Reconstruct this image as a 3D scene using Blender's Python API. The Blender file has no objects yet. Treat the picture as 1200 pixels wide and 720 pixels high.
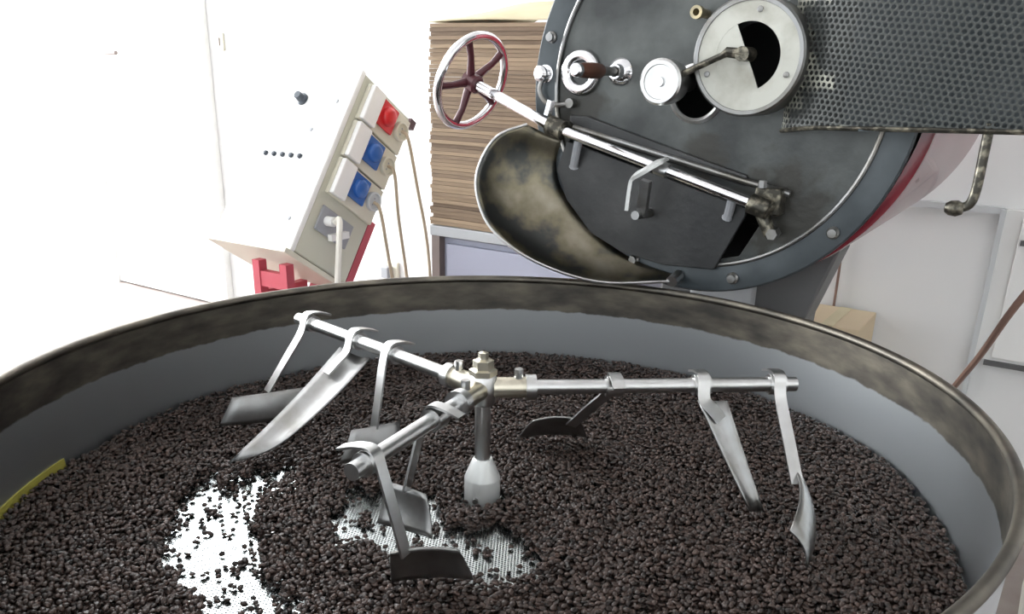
import bpy, bmesh, math, random
import numpy as np
from mathutils import Vector, Matrix
PI = math.pi
R_ = math.radians
scene = bpy.context.scene
C = scene.collection

# ------------------------------------------------------------------ camera
YAW = R_(-33.0)                     # the room, roaster and stack stand turned 33 degrees to the view
cam_d = bpy.data.cameras.new('camera')
cam = bpy.data.objects.new('camera', cam_d)
C.objects.link(cam)
cam_d.sensor_width = 36.0
cam_d.lens = 974.0 * 36.0 / 1200.0
cam_d.shift_y = 90.0 / 1200.0
cam_d.clip_start = 0.02
PIT, ROLL = 0.3531, 0.0221
cam.matrix_world = (Matrix.Translation((0.0445, -1.2022, 1.3419))
                    @ Matrix.Rotation(PI / 2 - PIT, 4, 'X') @ Matrix.Rotation(ROLL, 4, 'Z'))
scene.camera = cam

# ------------------------------------------------------------------ world, exposure
world = bpy.data.worlds.new('world')
scene.world = world
world.use_nodes = True
wb = world.node_tree.nodes['Background']
wb.inputs[0].default_value = (0.92, 0.97, 1.0, 1)
wb.inputs[1].default_value = 1.75
WINDOW_LEFT = 20.0
WINDOW_HIGH = 14.0
vs = scene.view_settings
vs.view_transform = 'Standard'
vs.look = 'None'
vs.gamma = 1.0
vs.use_curve_mapping = False
vs.exposure = 0.3

# ------------------------------------------------------------------ materials
MATS = {}


def mat(name, col, rough=0.5, metal=0.0, spec=0.5, noise=None, bump=None, coat=0.0):
    """procedural principled material; noise=(scale, second colour, contrast lo, hi); bump=(scale, strength)"""
    m = bpy.data.materials.new(name)
    m.use_nodes = True
    nt = m.node_tree
    b = nt.nodes['Principled BSDF']
    b.inputs['Base Color'].default_value = (*col, 1)
    b.inputs['Roughness'].default_value = rough
    b.inputs['Metallic'].default_value = metal
    b.inputs['Specular IOR Level'].default_value = spec
    b.inputs['Coat Weight'].default_value = coat
    tc = nt.nodes.new('ShaderNodeTexCoord')
    if noise:
        n = nt.nodes.new('ShaderNodeTexNoise')
        n.inputs['Scale'].default_value = noise[0]
        n.inputs['Detail'].default_value = 5
        nt.links.new(tc.outputs['Object'], n.inputs['Vector'])
        r = nt.nodes.new('ShaderNodeValToRGB')
        r.color_ramp.elements[0].position = noise[2]
        r.color_ramp.elements[1].position = noise[3]
        r.color_ramp.elements[0].color = (*col, 1)
        r.color_ramp.elements[1].color = (*noise[1], 1)
        nt.links.new(n.outputs['Fac'], r.inputs['Fac'])
        nt.links.new(r.outputs['Color'], b.inputs['Base Color'])
    if bump:
        n2 = nt.nodes.new('ShaderNodeTexNoise')
        n2.inputs['Scale'].default_value = bump[0]
        n2.inputs['Detail'].default_value = 4
        nt.links.new(tc.outputs['Object'], n2.inputs['Vector'])
        bp = nt.nodes.new('ShaderNodeBump')
        bp.inputs['Strength'].default_value = bump[1]
        bp.inputs['Distance'].default_value = 0.01
        nt.links.new(n2.outputs['Fac'], bp.inputs['Height'])
        nt.links.new(bp.outputs['Normal'], b.inputs['Normal'])
    MATS[name] = m
    return m


def emit(name, col, s):
    m = bpy.data.materials.new(name)
    m.use_nodes = True
    nt = m.node_tree
    b = nt.nodes['Principled BSDF']
    b.inputs['Base Color'].default_value = (*col, 1)
    b.inputs['Emission Color'].default_value = (*col, 1)
    b.inputs['Emission Strength'].default_value = s
    MATS[name] = m
    return m


def math_n(nt, op, a, b=None):
    n = nt.nodes.new('ShaderNodeMath')
    n.operation = op
    for i, v in enumerate((a, b)):
        if v is None:
            continue
        if isinstance(v, (int, float)):
            n.inputs[i].default_value = v
        else:
            nt.links.new(v, n.inputs[i])
    return n.outputs[0]


def vec_n(nt, op, a, b=None):
    n = nt.nodes.new('ShaderNodeVectorMath')
    n.operation = op
    nt.links.new(a, n.inputs[0])
    if b is not None:
        n.inputs[1].default_value = b
    return n.outputs['Value'] if op == 'LENGTH' else n.outputs[0]


def hex_holes(nt, vec, pitch, radius):
    """1 inside the round holes of a staggered perforation"""
    q = 3 ** .5
    v = vec_n(nt, 'MULTIPLY', vec, (1 / pitch, 1 / pitch, 0))
    ls = []
    for off in ((0, 0, 0), (.5, q / 2, 0)):
        w = vec_n(nt, 'ADD', v, off)
        w = vec_n(nt, 'MULTIPLY', w, (1, 1 / q, 0))
        w = vec_n(nt, 'FRACTION', w)
        w = vec_n(nt, 'MULTIPLY', w, (1, q, 0))
        w = vec_n(nt, 'SUBTRACT', w, (.5, q / 2, 0))
        ls.append(vec_n(nt, 'LENGTH', w))
    d = math_n(nt, 'MINIMUM', ls[0], ls[1])
    return math_n(nt, 'LESS_THAN', d, radius), d


mat('wall_paint', (.80, .80, .79), .7, bump=(40, .03))
mat('floor_tile', (.25, .20, .185), .45, noise=(9, (.31, .265, .245), .35, .65))
mat('ceiling_paint', (.8, .8, .8), .8)
mat('white_paint', (.82, .82, .80), .45)
mat('grey_trim', (.58, .60, .61), .5)
emit('window_left_glass', (.95, .98, 1.0), WINDOW_LEFT)
emit('window_high_glass', (.95, .98, 1.0), WINDOW_HIGH)

mat('chrome', (.80, .80, .82), .12, 1.0)
mat('steel', (.62, .62, .62), .28, 1.0, noise=(18, (.48, .48, .47), .4, .7))
mat('dull_steel', (.30, .30, .30), .42, 1.0, noise=(14, (.20, .19, .17), .4, .65))
mat('blade_steel', (.34, .34, .34), .38, 1.0, noise=(22, (.24, .235, .22), .4, .7))
mat('aluminium', (.66, .67, .66), .42, .55)
mat('brass', (.50, .42, .26), .4, .9, noise=(60, (.25, .22, .16), .4, .7))
mat('warm_nickel', (.62, .58, .48), .30, 1.0, noise=(40, (.40, .37, .30), .45, .75))
mat('greasy_steel', (.045, .042, .034), .36, .7, noise=(70, (.24, .22, .17), .46, .68))
mat('face_iron', (.024, .027, .027), .38, .2, noise=(5.5, (.088, .095, .091), .38, .64), bump=(45, .12))


def face_grime():
    """oily dirt gathered round the bar's end bracket and the left bracket"""
    m = MATS['face_iron']
    nt = m.node_tree
    b = nt.nodes['Principled BSDF']
    src = b.inputs['Base Color'].links[0].from_socket
    tc = nt.nodes.new('ShaderNodeTexCoord')
    n = nt.nodes.new('ShaderNodeTexNoise')
    n.inputs['Scale'].default_value = 22
    n.inputs['Detail'].default_value = 6
    nt.links.new(tc.outputs['Object'], n.inputs['Vector'])
    best = None
    for c, r in (((.20, 0, 1.09), .10), ((-.30, 0, 1.27), .07), ((.02, 0, 1.19), .05)):
        d = vec_n(nt, 'LENGTH', vec_n(nt, 'SUBTRACT', tc.outputs['Object'], c))
        k = math_n(nt, 'SUBTRACT', 1.25, math_n(nt, 'DIVIDE', d, r))
        best = k if best is None else math_n(nt, 'MAXIMUM', best, k)
    k = math_n(nt, 'ADD', best, math_n(nt, 'MULTIPLY', math_n(nt, 'SUBTRACT', n.outputs['Fac'], .5), 2.6))
    k = math_n(nt, 'MINIMUM', math_n(nt, 'MAXIMUM', math_n(nt, 'MULTIPLY', k, 1.4), 0.0), .85)
    mx = nt.nodes.new('ShaderNodeMix')
    mx.data_type = 'RGBA'
    nt.links.new(k, mx.inputs[0])
    nt.links.new(src, mx.inputs[6])
    mx.inputs[7].default_value = (.020, .018, .013, 1)
    nt.links.new(mx.outputs[2], b.inputs['Base Color'])


mat('flange_iron', (.022, .030, .035), .36, .2, noise=(7, (.062, .073, .080), .38, .66))
mat('door_iron', (.024, .025, .026), .45, .2, noise=(7, (.056, .056, .056), .38, .66), bump=(50, .10))
mat('red_enamel', (.17, .014, .024), .24, noise=(12, (.12, .012, .02), .4, .7), coat=.3)
mat('maroon', (.070, .016, .022), .4)
mat('wood_handle', (.085, .030, .016), .45, noise=(30, (.05, .018, .010), .4, .7))
mat('dial_white', (.50, .50, .45), .5, noise=(16, (.33, .32, .27), .45, .75))
mat('glass_dark', (.02, .022, .022), .06)
mat('cream_paint', (.56, .56, .46), .45)
mat('cream_plastic', (.66, .63, .52), .4)
mat('white_plastic', (.84, .84, .82), .35)
mat('red_plastic', (.62, .025, .03), .2)
mat('blue_plastic', (.03, .12, .40), .2)
mat('grey_plastic', (.33, .34, .36), .4)
mat('dark_plastic', (.035, .045, .06), .4)
mat('red_frame', (.42, .05, .075), .4)
mat('cable_tan', (.45, .36, .25), .5)
mat('cable_white', (.75, .73, .66), .4)
mat('cable_brown', (.22, .13, .10), .5)
mat('blue_grey_metal', (.33, .34, .42), .45)
mat('pale_metal', (.36, .37, .38), .45)
mat('brown_post', (.20, .16, .145), .5)
mat('card_top', (.60, .53, .36), .75, noise=(6, (.52, .45, .29), .35, .7))
mat('box_tan', (.62, .50, .34), .75)
mat('yellow_rubber', (.30, .27, .05), .5)
mat('leg_iron', (.10, .10, .10), .5)
mat('beige_box', (.50, .48, .43), .6)


def make_card():
    m = mat('cardboard', (.30, .215, .135), .8)
    nt = m.node_tree
    b = nt.nodes['Principled BSDF']
    tc = nt.nodes.new('ShaderNodeTexCoord')
    mp = nt.nodes.new('ShaderNodeMapping')
    mp.inputs['Scale'].default_value = (9, 9, 420)
    n = nt.nodes.new('ShaderNodeTexNoise')
    n.inputs['Scale'].default_value = 1.5
    n.inputs['Detail'].default_value = 4
    oi = nt.nodes.new('ShaderNodeObjectInfo')
    r = nt.nodes.new('ShaderNodeValToRGB')
    r.color_ramp.elements[0].position = .3
    r.color_ramp.elements[1].position = .75
    r.color_ramp.elements[0].color = (.14, .095, .062, 1)
    r.color_ramp.elements[1].color = (.29, .21, .135, 1)
    nt.links.new(tc.outputs['Object'], mp.inputs['Vector'])
    nt.links.new(mp.outputs[0], n.inputs['Vector'])
    s = math_n(nt, 'MULTIPLY', oi.outputs['Random'], .45)
    s = math_n(nt, 'ADD', s, math_n(nt, 'MULTIPLY', n.outputs['Fac'], .6))
    nt.links.new(s, r.inputs['Fac'])
    nt.links.new(r.outputs['Color'], b.inputs['Base Color'])


make_card()
face_grime()


def make_scoop():
    m = mat('scoop_steel', (.42, .39, .31), .38, 1.0)
    nt = m.node_tree
    b = nt.nodes['Principled BSDF']
    tc = nt.nodes.new('ShaderNodeTexCoord')
    n = nt.nodes.new('ShaderNodeTexNoise')
    n.inputs['Scale'].default_value = 10
    n.inputs['Detail'].default_value = 4
    r = nt.nodes.new('ShaderNodeValToRGB')
    cr = r.color_ramp
    cr.elements[0].position = .38
    cr.elements[0].color = (.085, .088, .085, 1)
    cr.elements[1].position = .64
    cr.elements[1].color = (.32, .295, .235, 1)
    k = cr.elements.new(.48)
    k.color = (.20, .178, .125, 1)
    nt.links.new(tc.outputs['Object'], n.inputs['Vector'])
    nt.links.new(n.outputs['Fac'], r.inputs['Fac'])
    nt.links.new(r.outputs['Color'], b.inputs['Base Color'])


make_scoop()


def make_tray_wall():
    """steel wall whose upper band is tanned by heat and smoke, with a ragged lower edge"""
    m = mat('tray_wall_steel', (.4, .42, .43), .36, 1.0)
    nt = m.node_tree
    b = nt.nodes['Principled BSDF']
    tc = nt.nodes.new('ShaderNodeTexCoord')
    sx = nt.nodes.new('ShaderNodeSeparateXYZ')
    nt.links.new(tc.outputs['Object'], sx.inputs[0])
    n = nt.nodes.new('ShaderNodeTexNoise')
    n.inputs['Scale'].default_value = 26
    n.inputs['Detail'].default_value = 6
    nt.links.new(tc.outputs['Object'], n.inputs['Vector'])
    n2 = nt.nodes.new('ShaderNodeTexNoise')
    n2.inputs['Scale'].default_value = 11
    n2.inputs['Detail'].default_value = 5
    mp = nt.nodes.new('ShaderNodeMapping')
    mp.inputs['Scale'].default_value = (1, 1, 3)
    nt.links.new(tc.outputs['Object'], mp.inputs[0])
    nt.links.new(mp.outputs[0], n2.inputs['Vector'])
    e = math_n(nt, 'MULTIPLY', n.outputs['Fac'], .012)
    z = math_n(nt, 'ADD', sx.outputs['Z'], e)
    z = math_n(nt, 'SUBTRACT', z, .8225)
    msk = math_n(nt, 'MULTIPLY', z, 300)
    msk = math_n(nt, 'MINIMUM', math_n(nt, 'MAXIMUM', msk, 0.0), 1.0)
    r = nt.nodes.new('ShaderNodeValToRGB')
    cr = r.color_ramp
    cr.elements[0].position = .30
    cr.elements[0].color = (.085, .080, .074, 1)
    cr.elements[1].position = .72
    cr.elements[1].color = (.24, .215, .175, 1)
    k = cr.elements.new(.5)
    k.color = (.145, .132, .112, 1)
    nt.links.new(n2.outputs['Fac'], r.inputs['Fac'])
    mx = nt.nodes.new('ShaderNodeMix')
    mx.data_type = 'RGBA'
    nt.links.new(msk, mx.inputs[0])
    mx.inputs[6].default_value = (.42, .44, .455, 1)
    nt.links.new(r.outputs['Color'], mx.inputs[7])
    nt.links.new(mx.outputs[2], b.inputs['Base Color'])
    ro = math_n(nt, 'ADD', math_n(nt, 'MULTIPLY', msk, .04), .42)
    nt.links.new(ro, b.inputs['Roughness'])


make_tray_wall()


def make_screen():
    m = mat('perforated_steel', (.55, .57, .57), .24, 1.0)
    nt = m.node_tree
    b = nt.nodes['Principled BSDF']
    tc = nt.nodes.new('ShaderNodeTexCoord')
    mp = nt.nodes.new('ShaderNodeMapping')
    mp.inputs['Rotation'].default_value = (0, 0, .55)
    nt.links.new(tc.outputs['Object'], mp.inputs[0])
    h, d = hex_holes(nt, mp.outputs[0], .0052, .30)
    b.inputs['Base Color'].default_value = (.52, .55, .55, 1)
    nt.links.new(math_n(nt, 'SUBTRACT', 1.0, h), b.inputs['Alpha'])


make_screen()


def make_guard():
    """dark painted perforated sheet, whitish paint crust left in spots"""
    m = mat('perforated_guard', (.08, .085, .08), .5, .2)
    nt = m.node_tree
    b = nt.nodes['Principled BSDF']
    uv = nt.nodes.new('ShaderNodeUVMap')
    mp = nt.nodes.new('ShaderNodeMapping')
    mp.inputs['Rotation'].default_value = (0, 0, .12)
    nt.links.new(uv.outputs[0], mp.inputs[0])
    h, d = hex_holes(nt, mp.outputs[0], .0118, .33)
    tc = nt.nodes.new('ShaderNodeTexCoord')
    n = nt.nodes.new('ShaderNodeTexNoise')
    n.inputs['Scale'].default_value = 9
    n.inputs['Detail'].default_value = 6
    nt.links.new(uv.outputs[0], n.inputs['Vector'])
    su = nt.nodes.new('ShaderNodeSeparateXYZ')
    nt.links.new(uv.outputs[0], su.inputs[0])
    # crust sits on the rounded end and along the bottom hem
    le = math_n(nt, 'SUBTRACT', .36, math_n(nt, 'MULTIPLY', su.outputs['X'], 1.7))
    le = math_n(nt, 'MAXIMUM', le, 0.0)
    bo = math_n(nt, 'SUBTRACT', .16, math_n(nt, 'MULTIPLY', su.outputs['Y'], 9.0))
    bo = math_n(nt, 'MAXIMUM', bo, 0.0)
    s = math_n(nt, 'ADD', n.outputs['Fac'], math_n(nt, 'MAXIMUM', le, bo))
    s = math_n(nt, 'MULTIPLY', math_n(nt, 'SUBTRACT', s, .70), 14)
    s = math_n(nt, 'MINIMUM', math_n(nt, 'MAXIMUM', s, 0.0), .85)
    mc = nt.nodes.new('ShaderNodeMix')
    mc.data_type = 'RGBA'
    nt.links.new(s, mc.inputs[0])
    mc.inputs[6].default_value = (.040, .044, .041, 1)
    mc.inputs[7].default_value = (.30, .30, .25, 1)
    nt.links.new(mc.outputs[2], b.inputs['Base Color'])
    nt.links.new(math_n(nt, 'SUBTRACT', 1.0, h), b.inputs['Alpha'])
    bp = nt.nodes.new('ShaderNodeBump')
    bp.inputs['Strength'].default_value = .5
    bp.inputs['Distance'].default_value = .003
    nt.links.new(d, bp.inputs['Height'])
    nt.links.new(bp.outputs['Normal'], b.inputs['Normal'])


make_guard()


def make_bean():
    m = mat('roasted_bean', (.030, .019, .014), .37, spec=.34)
    nt = m.node_tree
    b = nt.nodes['Principled BSDF']
    g = nt.nodes.new('ShaderNodeNewGeometry')
    n = nt.nodes.new('ShaderNodeTexNoise')
    n.inputs['Scale'].default_value = 75
    n.inputs['Detail'].default_value = 1
    nt.links.new(g.outputs['Position'], n.inputs['Vector'])
    r = nt.nodes.new('ShaderNodeValToRGB')
    r.color_ramp.elements[0].position = .3
    r.color_ramp.elements[1].position = .72
    r.color_ramp.elements[0].color = (.011, .0072, .006, 1)
    r.color_ramp.elements[1].color = (.066, .041, .033, 1)
    nt.links.new(n.outputs['Fac'], r.inputs['Fac'])
    nt.links.new(r.outputs['Color'], b.inputs['Base Color'])


make_bean()


# ------------------------------------------------------------------ mesh helpers
def obj(name, bm, m, parent=None, smooth=True, angle=35, solid=0.0, bevel=0.0):
    me = bpy.data.meshes.new(name)
    bmesh.ops.recalc_face_normals(bm, faces=bm.faces)
    bm.to_mesh(me)
    bm.free()
    if smooth:
        me.shade_smooth()
        me.set_sharp_from_angle(angle=R_(angle))
    me.materials.append(MATS[m])
    o = bpy.data.objects.new(name, me)
    C.objects.link(o)
    if parent:
        o.parent = parent
    if solid:
        s = o.modifiers.new('solid', 'SOLIDIFY')
        s.thickness = solid
        s.offset = 0
    if bevel:
        b = o.modifiers.new('bevel', 'BEVEL')
        b.width = bevel
        b.segments = 2
        b.limit_method = 'ANGLE'
    return o


def tag(o, label=None, cat=None, group=None, kind=None):
    if label:
        o['label'] = label
    if cat:
        o['category'] = cat
    if group:
        o['group'] = group
    if kind:
        o['kind'] = kind
    return o


def thing(name, label, cat, loc=(0, 0, 0), rz=0.0, group=None):
    o = bpy.data.objects.new(name, None)
    o.empty_display_size = .05
    C.objects.link(o)
    o.location = loc
    o.rotation_euler = (0, 0, rz)
    return tag(o, label, cat, group)


def nb():
    return bmesh.new()


def box(bm, x0, x1, y0, y1, z0, z1, f=None):
    f = f or (lambda x, y, z: (x, y, z))
    v = [bm.verts.new(f(x, y, z)) for z in (z0, z1) for (x, y) in ((x0, y0), (x1, y0), (x1, y1), (x0, y1))]
    for q in ((0, 3, 2, 1), (4, 5, 6, 7), (0, 1, 5, 4), (1, 2, 6, 5), (2, 3, 7, 6), (3, 0, 4, 7)):
        bm.faces.new([v[i] for i in q])
    return bm


def tube(bm, pts, r, seg=12, cap=True, flat=None, up=None):
    """round (or flat=(a,b) rectangular) section swept along pts; r may be a list"""
    pts = [Vector(p) for p in pts]
    n = len(pts)
    rr = r if isinstance(r, (list, tuple)) else [r] * n
    tang = []
    for i in range(n):
        a = pts[max(i - 1, 0)]
        b = pts[min(i + 1, n - 1)]
        tang.append((b - a).normalized())
    u = Vector(up) if up else (Vector((0, 0, 1)) if abs(tang[0].z) < .9 else Vector((0, 1, 0)))
    rings = []
    for i in range(n):
        t = tang[i]
        u = (u - t * u.dot(t))
        u.normalize()
        w = t.cross(u)
        if flat:
            sec = [(flat[0], flat[1]), (-flat[0], flat[1]), (-flat[0], -flat[1]), (flat[0], -flat[1])]
            ring = [bm.verts.new(pts[i] + (w * a + u * b) * rr[i]) for a, b in sec]
        else:
            ring = [bm.verts.new(pts[i] + (w * math.cos(2 * PI * k / seg) + u * math.sin(2 * PI * k / seg)) * rr[i]) for k in range(seg)]
        rings.append(ring)
    m = len(rings[0])
    for i in range(n - 1):
        for k in range(m):
            bm.faces.new((rings[i][k], rings[i][(k + 1) % m], rings[i + 1][(k + 1) % m], rings[i + 1][k]))
    if cap:
        bm.faces.new(rings[0][::-1])
        bm.faces.new(rings[-1])
    return bm


def smooth_path(pts, n=8):
    """Catmull-Rom through pts"""
    P = [Vector(p) for p in pts]
    P = [P[0] * 2 - P[1]] + P + [P[-1] * 2 - P[-2]]
    out = []
    for i in range(1, len(P) - 2):
        for k in range(n):
            t = k / n
            a, b, c, d = P[i - 1], P[i], P[i + 1], P[i + 2]
            out.append(.5 * ((2 * b) + (c - a) * t + (2 * a - 5 * b + 4 * c - d) * t * t + (3 * b - a - 3 * c + d) * t ** 3))
    out.append(P[-2])
    return out


def lathe(bm, prof, seg, f, a0=0.0, a1=2 * PI, closed=False):
    """profile [(r, h)] turned; f(x, y, h) -> local point; r = 0 ends make poles"""
    full = abs(a1 - a0 - 2 * PI) < 1e-6
    cnt = seg if full else seg + 1
    rings = []
    for r, h in prof:
        if r < 1e-7:
            rings.append([bm.verts.new(f(0, 0, h))])
        else:
            rings.append([bm.verts.new(f(r * math.cos(a0 + (a1 - a0) * k / seg), r * math.sin(a0 + (a1 - a0) * k / seg), h)) for k in range(cnt)])
    pairs = list(zip(rings[:-1], rings[1:]))
    if closed:
        pairs.append((rings[-1], rings[0]))
    for A, B in pairs:
        for k in range(seg):
            k2 = (k + 1) % cnt
            if len(A) == 1 and len(B) == 1:
                continue
            if len(A) == 1:
                bm.faces.new((A[0], B[k2], B[k]))
            elif len(B) == 1:
                bm.faces.new((A[k], A[k2], B[0]))
            else:
                bm.faces.new((A[k], A[k2], B[k2], B[k]))
    return bm


def prism(bm, poly, y0, y1):
    """polygon in x, z extruded along y"""
    a = [bm.verts.new((x, y0, z)) for x, z in poly]
    b = [bm.verts.new((x, y1, z)) for x, z in poly]
    bm.faces.new(a)
    bm.faces.new(b[::-1])
    n = len(poly)
    for i in range(n):
        bm.faces.new((a[i], b[i], b[(i + 1) % n], a[(i + 1) % n]))
    return bm


def on_face(cx, cz):
    """lathe frame on the roaster front: axis points out of the plate (local -Y)"""
    return lambda x, y, h: (cx + x, -h, cz + y)


cs, sn = math.cos(YAW), math.sin(YAW)


def room(s, d, z=0.0):
    """room axes (s along the back wall, d towards it) -> world"""
    return Vector((s * cs - d * sn, s * sn + d * cs, z))


# ------------------------------------------------------------------ setting
WD = 2.19
CEIL = 3.75


def struct(name, bm, m, parent=None, rz=YAW, smooth=False):
    o = obj(name, bm, m, parent, smooth=smooth)
    if parent is None:
        o.rotation_euler = (0, 0, rz)
        tag(o, kind='structure')
    return o


struct('floor', box(nb(), -6.8, 3.4, -4.2, WD, -.1, 0), 'floor_tile')
struct('ceiling', box(nb(), -6.8, 3.4, -4.2, WD + .12, CEIL, CEIL + .1), 'ceiling_paint')
# back wall with the high window opening
WX0, WX1, WZ0, WZ1 = -4.62, -2.95, 2.45, 3.55
bm = nb()
for (x0, x1, z0, z1) in ((-6.8, WX0, 0, CEIL), (WX1, 3.4, 0, CEIL), (WX0, WX1, 0, WZ0), (WX0, WX1, WZ1, CEIL)):
    box(bm, x0, x1, WD, WD + .12, z0, z1)
struct('wall_back', bm, 'wall_paint')
# left wall with a wide daylight window
LX = -6.7
D0, D1, LZ0, LZ1 = -2.4, 1.7, .75, 3.1
bm = nb()
for (d0, d1, z0, z1) in ((-4.2, D0, 0, CEIL), (D1, WD, 0, CEIL), (D0, D1, 0, LZ0), (D0, D1, LZ1, CEIL)):
    box(bm, LX - .12, LX, d0, d1, z0, z1)
struct('wall_left', bm, 'wall_paint')
bm = nb()
box(bm, 3.3, 3.4, -4.2, WD, 0, CEIL)
struct('wall_right', bm, 'wall_paint')


def window(name, mk, u0, u1, z0, z1, nu, gm):
    """mk(u, depth, z) -> local; frame with mullions, one pane each"""
    bm = nb()
    t = .035
    box(bm, u0, u1, -.03, .05, z0, z0 + t, mk)
    box(bm, u0, u1, -.03, .05, z1 - t, z1, mk)
    for i in range(nu + 1):
        x = u0 + (u1 - u0) * i / nu
        x = min(max(x, u0 + t / 2), u1 - t / 2)
        box(bm, x - t / 2, x + t / 2, -.03, .05, z0 + t, z1 - t, mk)
    w = struct(name, bm, 'white_paint')
    # one sheet of glass behind the glazing bars; the daylight comes through it
    struct(name.replace('_offscreen', '_pane_offscreen'), box(nb(), u0 + t * .4, u1 - t * .4, .0, .012, z0 + t * .7, z1 - t * .7, mk), gm, w)
    return w


window('window_left_offscreen', lambda u, d, z: (LX - .06 - d, u, z), D0, D1, LZ0, LZ1, 4, 'window_left_glass')
window('window_high_offscreen', lambda u, d, z: (u, WD + .05 + d, z), WX0, WX1, WZ0, WZ1, 2, 'window_high_glass')
# white flush door below the high window
bm = nb()
box(bm, -4.50, -3.46, WD - .035, WD - .004, 0.01, 2.05)
d1 = struct('door_1', bm, 'white_paint')
bm = nb()
for (x0, x1, z0, z1) in ((-3.46, -3.385, 0, 2.12), (-4.575, -4.50, 0, 2.12), (-4.50, -3.46, 2.05, 2.12)):
    box(bm, x0, x1, WD - .05, WD - .002, z0, z1)
struct('door_frame', bm, 'white_paint', d1)
bm = nb()
tube(bm, [(-4.24, WD - .09, 1.43), (-4.12, WD - .09, 1.43)], .012)
tube(bm, [(-4.23, WD - .09, 1.43), (-4.23, WD - .03, 1.43)], .010)
struct('door_handle', bm, 'brown_post', d1)
# rail of the wall trunking on the right
bm = nb()
box(bm, -.9, .53, WD - .03, WD - .001, .958, .980)
struct('trim_1', bm, 'grey_trim')
sw = obj('light_switch', box(nb(), -.035, .035, -.014, 0, -.045, .045), 'cream_plastic', bevel=.003)
sw.location = room(-3.29, WD - .001, 1.49)
sw.rotation_euler = (0, 0, YAW)
tag(sw, 'small light switch on the wall beside the white door', 'switch')
bm = nb()
box(bm, -.012, .012, -.02, -.013, -.02, .02)
obj('rocker', bm, 'brown_post', sw)

# ------------------------------------------------------------------ cooling tray
ZR = .90


def rnd(x, y):
    """the sheet ring is slightly out of round"""
    t = math.atan2(y, x)
    return 1 - .0009 * math.cos(2 * t) + .023 * math.sin(2 * t)


def turn(x, y, h):
    k = rnd(x, y) if (x or y) else 1
    return (x * k, y * k, h)


tray = thing('cooling_tray', 'large round steel cooling tray with heat-stained wall, full of coffee beans', 'cooling tray')
SEG = 192
bm = nb()
lathe(bm, [(.7335, .889), (.7335, .822), (.7215, .660), (.7260, .660), (.7375, .822), (.7375, .889)], SEG, turn, closed=True)
obj('wall', bm, 'tray_wall_steel', tray, angle=40)
bm = nb()
prof = []
for k in range(12):
    a = 2 * PI * k / 12
    prof.append((.7385 + .0085 * math.cos(a), .8910 + .0085 * math.sin(a)))
lathe(bm, prof, SEG, turn, closed=True)
obj('rim_bead', bm, 'tray_wall_steel', tray)
bm = nb()
lathe(bm, [(.7390, .884), (.7355, .50), (.69, .46), (.40, .40), (0, .40)], SEG, turn)
obj('outer_shell', bm, 'pale_metal', tray, solid=.0)
bm = nb()
lathe(bm, [(0, .692), (.35, .692), (.7235, .692)], SEG, turn)
tag(obj('perforated_screen', bm, 'perforated_steel', tray, smooth=False), 'bright perforated steel floor of the tray')
bm = nb()
lathe(bm, [(.7215, .700), (.7225, .7175), (.7255, .7175), (.7245, .700)], 40, turn, a0=R_(174), a1=R_(203), closed=True)
tag(obj('seal_strip', bm, 'yellow_rubber', tray), 'yellow sealing strip along the foot of the wall')
for k in range(4):
    a = R_(45 + 90 * k)
    bm = nb()
    tube(bm, [(.55 * math.cos(a), .55 * math.sin(a), .44), (.55 * math.cos(a), .55 * math.sin(a), 0)], .035)
    obj('leg', bm, 'leg_iron', tray)

# ------------------------------------------------------------------ stirrer
st = thing('stirrer', 'steel stirrer with three paddle arms on a central shaft in the tray', 'stirrer', (0, 0, .6925))


def ident(x, y, h):
    return (x, y, h)


bm = nb()
lathe(bm, [(0, 0), (.0285, 0), (.0290, .002), (.0290, .045), (.0285, .047), (.0165, .077), (.0155, .079), (0, .079)], 32, ident)
o = obj('base_collar', bm, 'aluminium', st)
bm = nb()
lathe(bm, [(0, .034), (.0045, .034), (.0045, .028), (0, .028)], 12, lambda x, y, h: (x - .010, -h, y + .018))
obj('set_screw', bm, 'dull_steel', o)
bm = nb()
lathe(bm, [(0, .075), (.0125, .075), (.0125, .175), (0, .175)], 24, ident)
obj('shaft', bm, 'steel', st)
bm = nb()
lathe(bm, [(0, .172), (.017, .172), (.021, .178), (.021, .216), (.017, .222), (0, .222)], 24, ident)
obj('hub', bm, 'steel', st)
bm = nb()
lathe(bm, [(0, .2205), (.022, .2205), (.022, .229), (.0165, .231), (.0165, .244), (.008, .246), (.008, .256), (0, .258)], 6, ident)
obj('cap_nut', bm, 'warm_nickel', st, smooth=False)
AZ = .199


def sheet(bm, c, bend, n=7):
    """bent plate through four corners (top a, top b, bottom b, bottom a)"""
    c = [Vector(q) for q in c]
    nn = (c[1] - c[0]).cross(c[3] - c[0]).normalized()
    g = []
    for i in range(n + 1):
        t = i / n
        row = []
        for k in range(n + 1):
            q = k / n
            p = c[0].lerp(c[1], q).lerp(c[3].lerp(c[2], q), t)
            row.append(bm.verts.new(p + nn * bend * (math.sin(PI * q) + .6 * math.sin(PI * t))))
        g.append(row)
    for i in range(n):
        for k in range(n):
            bm.faces.new((g[i][k], g[i][k + 1], g[i + 1][k + 1], g[i + 1][k]))
    return bm


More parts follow.
